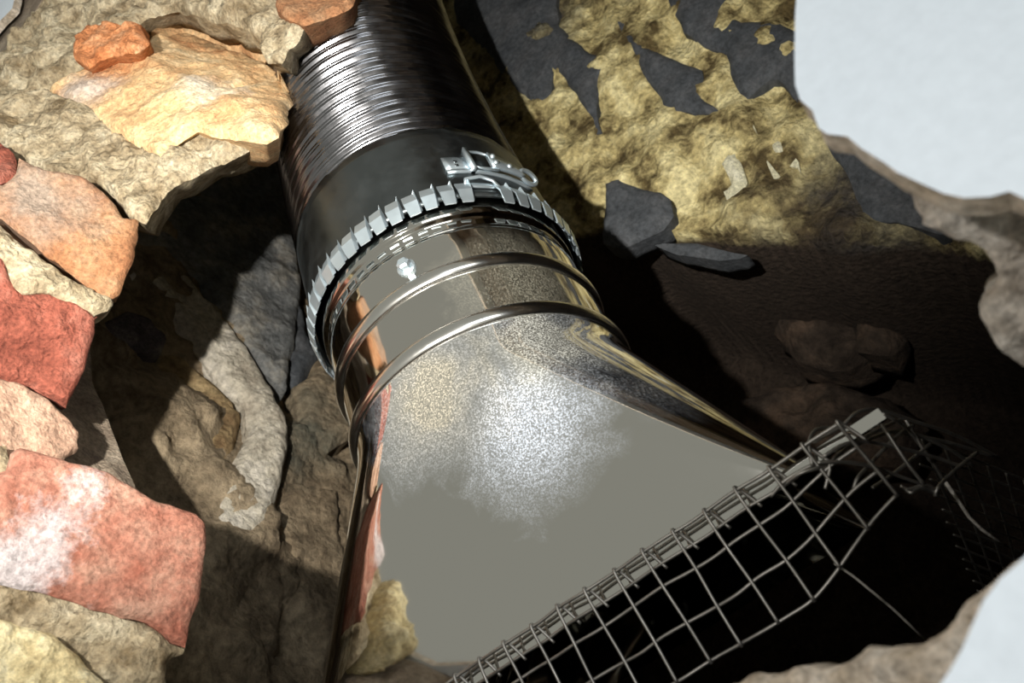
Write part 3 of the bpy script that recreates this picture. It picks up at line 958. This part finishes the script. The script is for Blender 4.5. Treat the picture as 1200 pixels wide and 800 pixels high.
# ------------------------------------------------------------------ wire mesh basket at the mouth
mesh = empty('wire_mesh', (-0.10, YN, ZM - 0.04), 'grey galvanised wire mesh hooked over the hood mouth, its right end a tangle', 'wire mesh')
WR = 0.00062
CELL = 0.0127


def wire(pts, r=WR, name='wire'):
    P = [Vector(p) for p in pts]
    if len(P) > 2:                                                      # smooth the bends
        out = []
        for i in range(len(P) - 1):
            p0 = P[max(i - 1, 0)]; p1 = P[i]; p2 = P[i + 1]; p3 = P[min(i + 2, len(P) - 1)]
            for s in range(5):
                t = s / 5
                out.append(0.5 * ((2 * p1) + (p2 - p0) * t + (2 * p0 - 5 * p1 + 4 * p2 - p3) * t * t + (3 * p1 - p0 - 3 * p2 + p3) * t ** 3))
        out.append(P[-1]); P = out
    return obj(name, *tube(P, r, 6), M_wire, mesh)


def skirt(x, k):
    """k = rows below the fold"""
    wob = 0.0008 * noise.noise(Vector((x * 70, k * 3.3, 0)))
    sag = 0.0006 * math.sin(x * 180 + k) + wob
    e = max(0.0, min(1.0, (x + 0.05) / 0.05)); e = e * e * (3 - 2 * e)     # the free edge tucks up at the right
    return Vector((x, YN - 0.006 + (0.0026 + 0.002 * e) * k + sag, ZM + 0.004 - (0.0127 - 0.0052 * e) * k + wob * 1.2))


xs0 = -0.292
x_end = -0.006
nx = 23
for k in range(4):
    wire([skirt(xs0 + (x_end - xs0) * i / 30, k) for i in range(31)])
wire([skirt(xs0 + (x_end - 0.02 - xs0) * i / 30, 0) + Vector((0, 0.0035, -0.0055)) for i in range(31)])
for i in range(nx):
    x = x_end - i * CELL
    dxx = random.uniform(-0.0006, 0.0006)
    pts = [skirt(x, 3.08) + Vector((dxx, -0.001, 0)), skirt(x + dxx, 2) + Vector((0, -0.001, 0)), skirt(x, 1) + Vector((0, -0.001, 0)), skirt(x, 0.03) + Vector((0, -0.0012, 0.0004)),
           skirt(x, 0) + Vector((0.0012, 0.0016, -0.001)), skirt(x, 0) + Vector((0.0035, 0.0044, -0.0075))]
    wire(pts)
# bent end: wires curling round the corner
def cw(*q, r=WR): wire([at(u, v, d) for u, v, d in q], r)


cw((952, 545, .232), (948, 520, .235), (957, 503, .24), (985, 502, .245), (1050, 507, .25), (1110, 518, .26), (1165, 535, .27))
cw((953, 518, .236), (985, 500, .238), (1005, 483, .24), (1030, 480, .245), (1070, 493, .25), (1120, 510, .262), (1172, 537, .275))
cw((965, 535, .228), (990, 520, .23), (1020, 518, .235), (1060, 526, .24), (1100, 537, .246), (1132, 549, .25))
cw((958, 542, .23), (985, 541, .23), (1020, 546, .233), (1060, 560, .238), (1098, 573, .24))
cw((903, 582, .238), (920, 563, .236), (945, 548, .234), (965, 541, .233), (975, 543, .234), (968, 560, .24))
cw((918, 570, .237), (935, 556, .232), (955, 549, .231), (972, 546, .233))
cw((967, 573, .23), (972, 552, .231), (975, 540, .232), (1000, 520, .238), (1040, 498, .244), (1060, 490, .25))
cw((1000, 575, .233), (1004, 562, .233), (1015, 548, .236), (1050, 512, .243), (1070, 498, .25))
cw((1030, 492, .24), (1045, 515, .238), (1065, 545, .236), (1082, 566, .236))
cw((1060, 490, .25), (1072, 510, .248), (1090, 540, .248))
cw((1096, 581, .238), (1100, 570, .238), (1120, 550, .245), (1145, 530, .255))
cw((1022, 572, .236), (1040, 560, .238), (1060, 545, .242), (1090, 520, .25))
cw((1055, 569, .236), (1065, 573, .236), (1085, 568, .237), (1098, 575, .238))
cw((1062, 574, .236), (1068, 577, .234), (1080, 572, .236), (1100, 579, .239))
cw((997, 525, .238), (1025, 512, .242), (1060, 505, .248), (1110, 525, .255), (1140, 545, .262))
cw((1034, 484, .244), (1060, 500, .246), (1085, 530, .25), (1104, 560, .252), (1112, 575, .255))


# far panel of the basket
def panel(s, t):
    a = np.array(at(1060, 505, .262)); b = np.array(at(1225, 572, .33)); c = np.array(at(1262, 745, .40)); d = np.array(at(1142, 690, .345))
    w = 0.0012 * noise.noise(Vector((s * 6, t * 6, 2)))
    return Vector(a * (1 - s) * (1 - t) + b * s * (1 - t) + c * s * t + d * (1 - s) * t) + Vector((w, w, w))


for k in range(13):
    t = k / 12
    wire([panel(0.0 + 0.03 * random.random(), t), panel(0.3, t), panel(0.65, t), panel(1.0, t)], 0.0005)
for k in range(7):
    s = 0.10 + k / 7
    wire([panel(s, 0), panel(s, 0.35), panel(s, 0.7), panel(s, 1.0)], 0.0005)

# ------------------------------------------------------------------ loose threads
V, F = tube([at(*q) for q in [(978, 660, .262), (1000, 675, .262), (1022, 693, .26), (1045, 712, .262), (1062, 728, .264), (1085, 750, .266)]], 0.0005, 6)
t1 = obj('loose_thread', V, F, M_thread)
tag(t1, 'pale loose thread trailing down through the dark below the wire mesh skirt', 'thread')
V, F = tube([at(*q) for q in [(1108, 565, .25), (1122, 585, .252), (1135, 605, .254), (1150, 620, .256), (1180, 640, .258)]], 0.0006, 6)
t2 = obj('loose_thread', V, F, M_thread)
tag(t2, 'short grey thread hanging from the tangled right end of the mesh', 'thread')
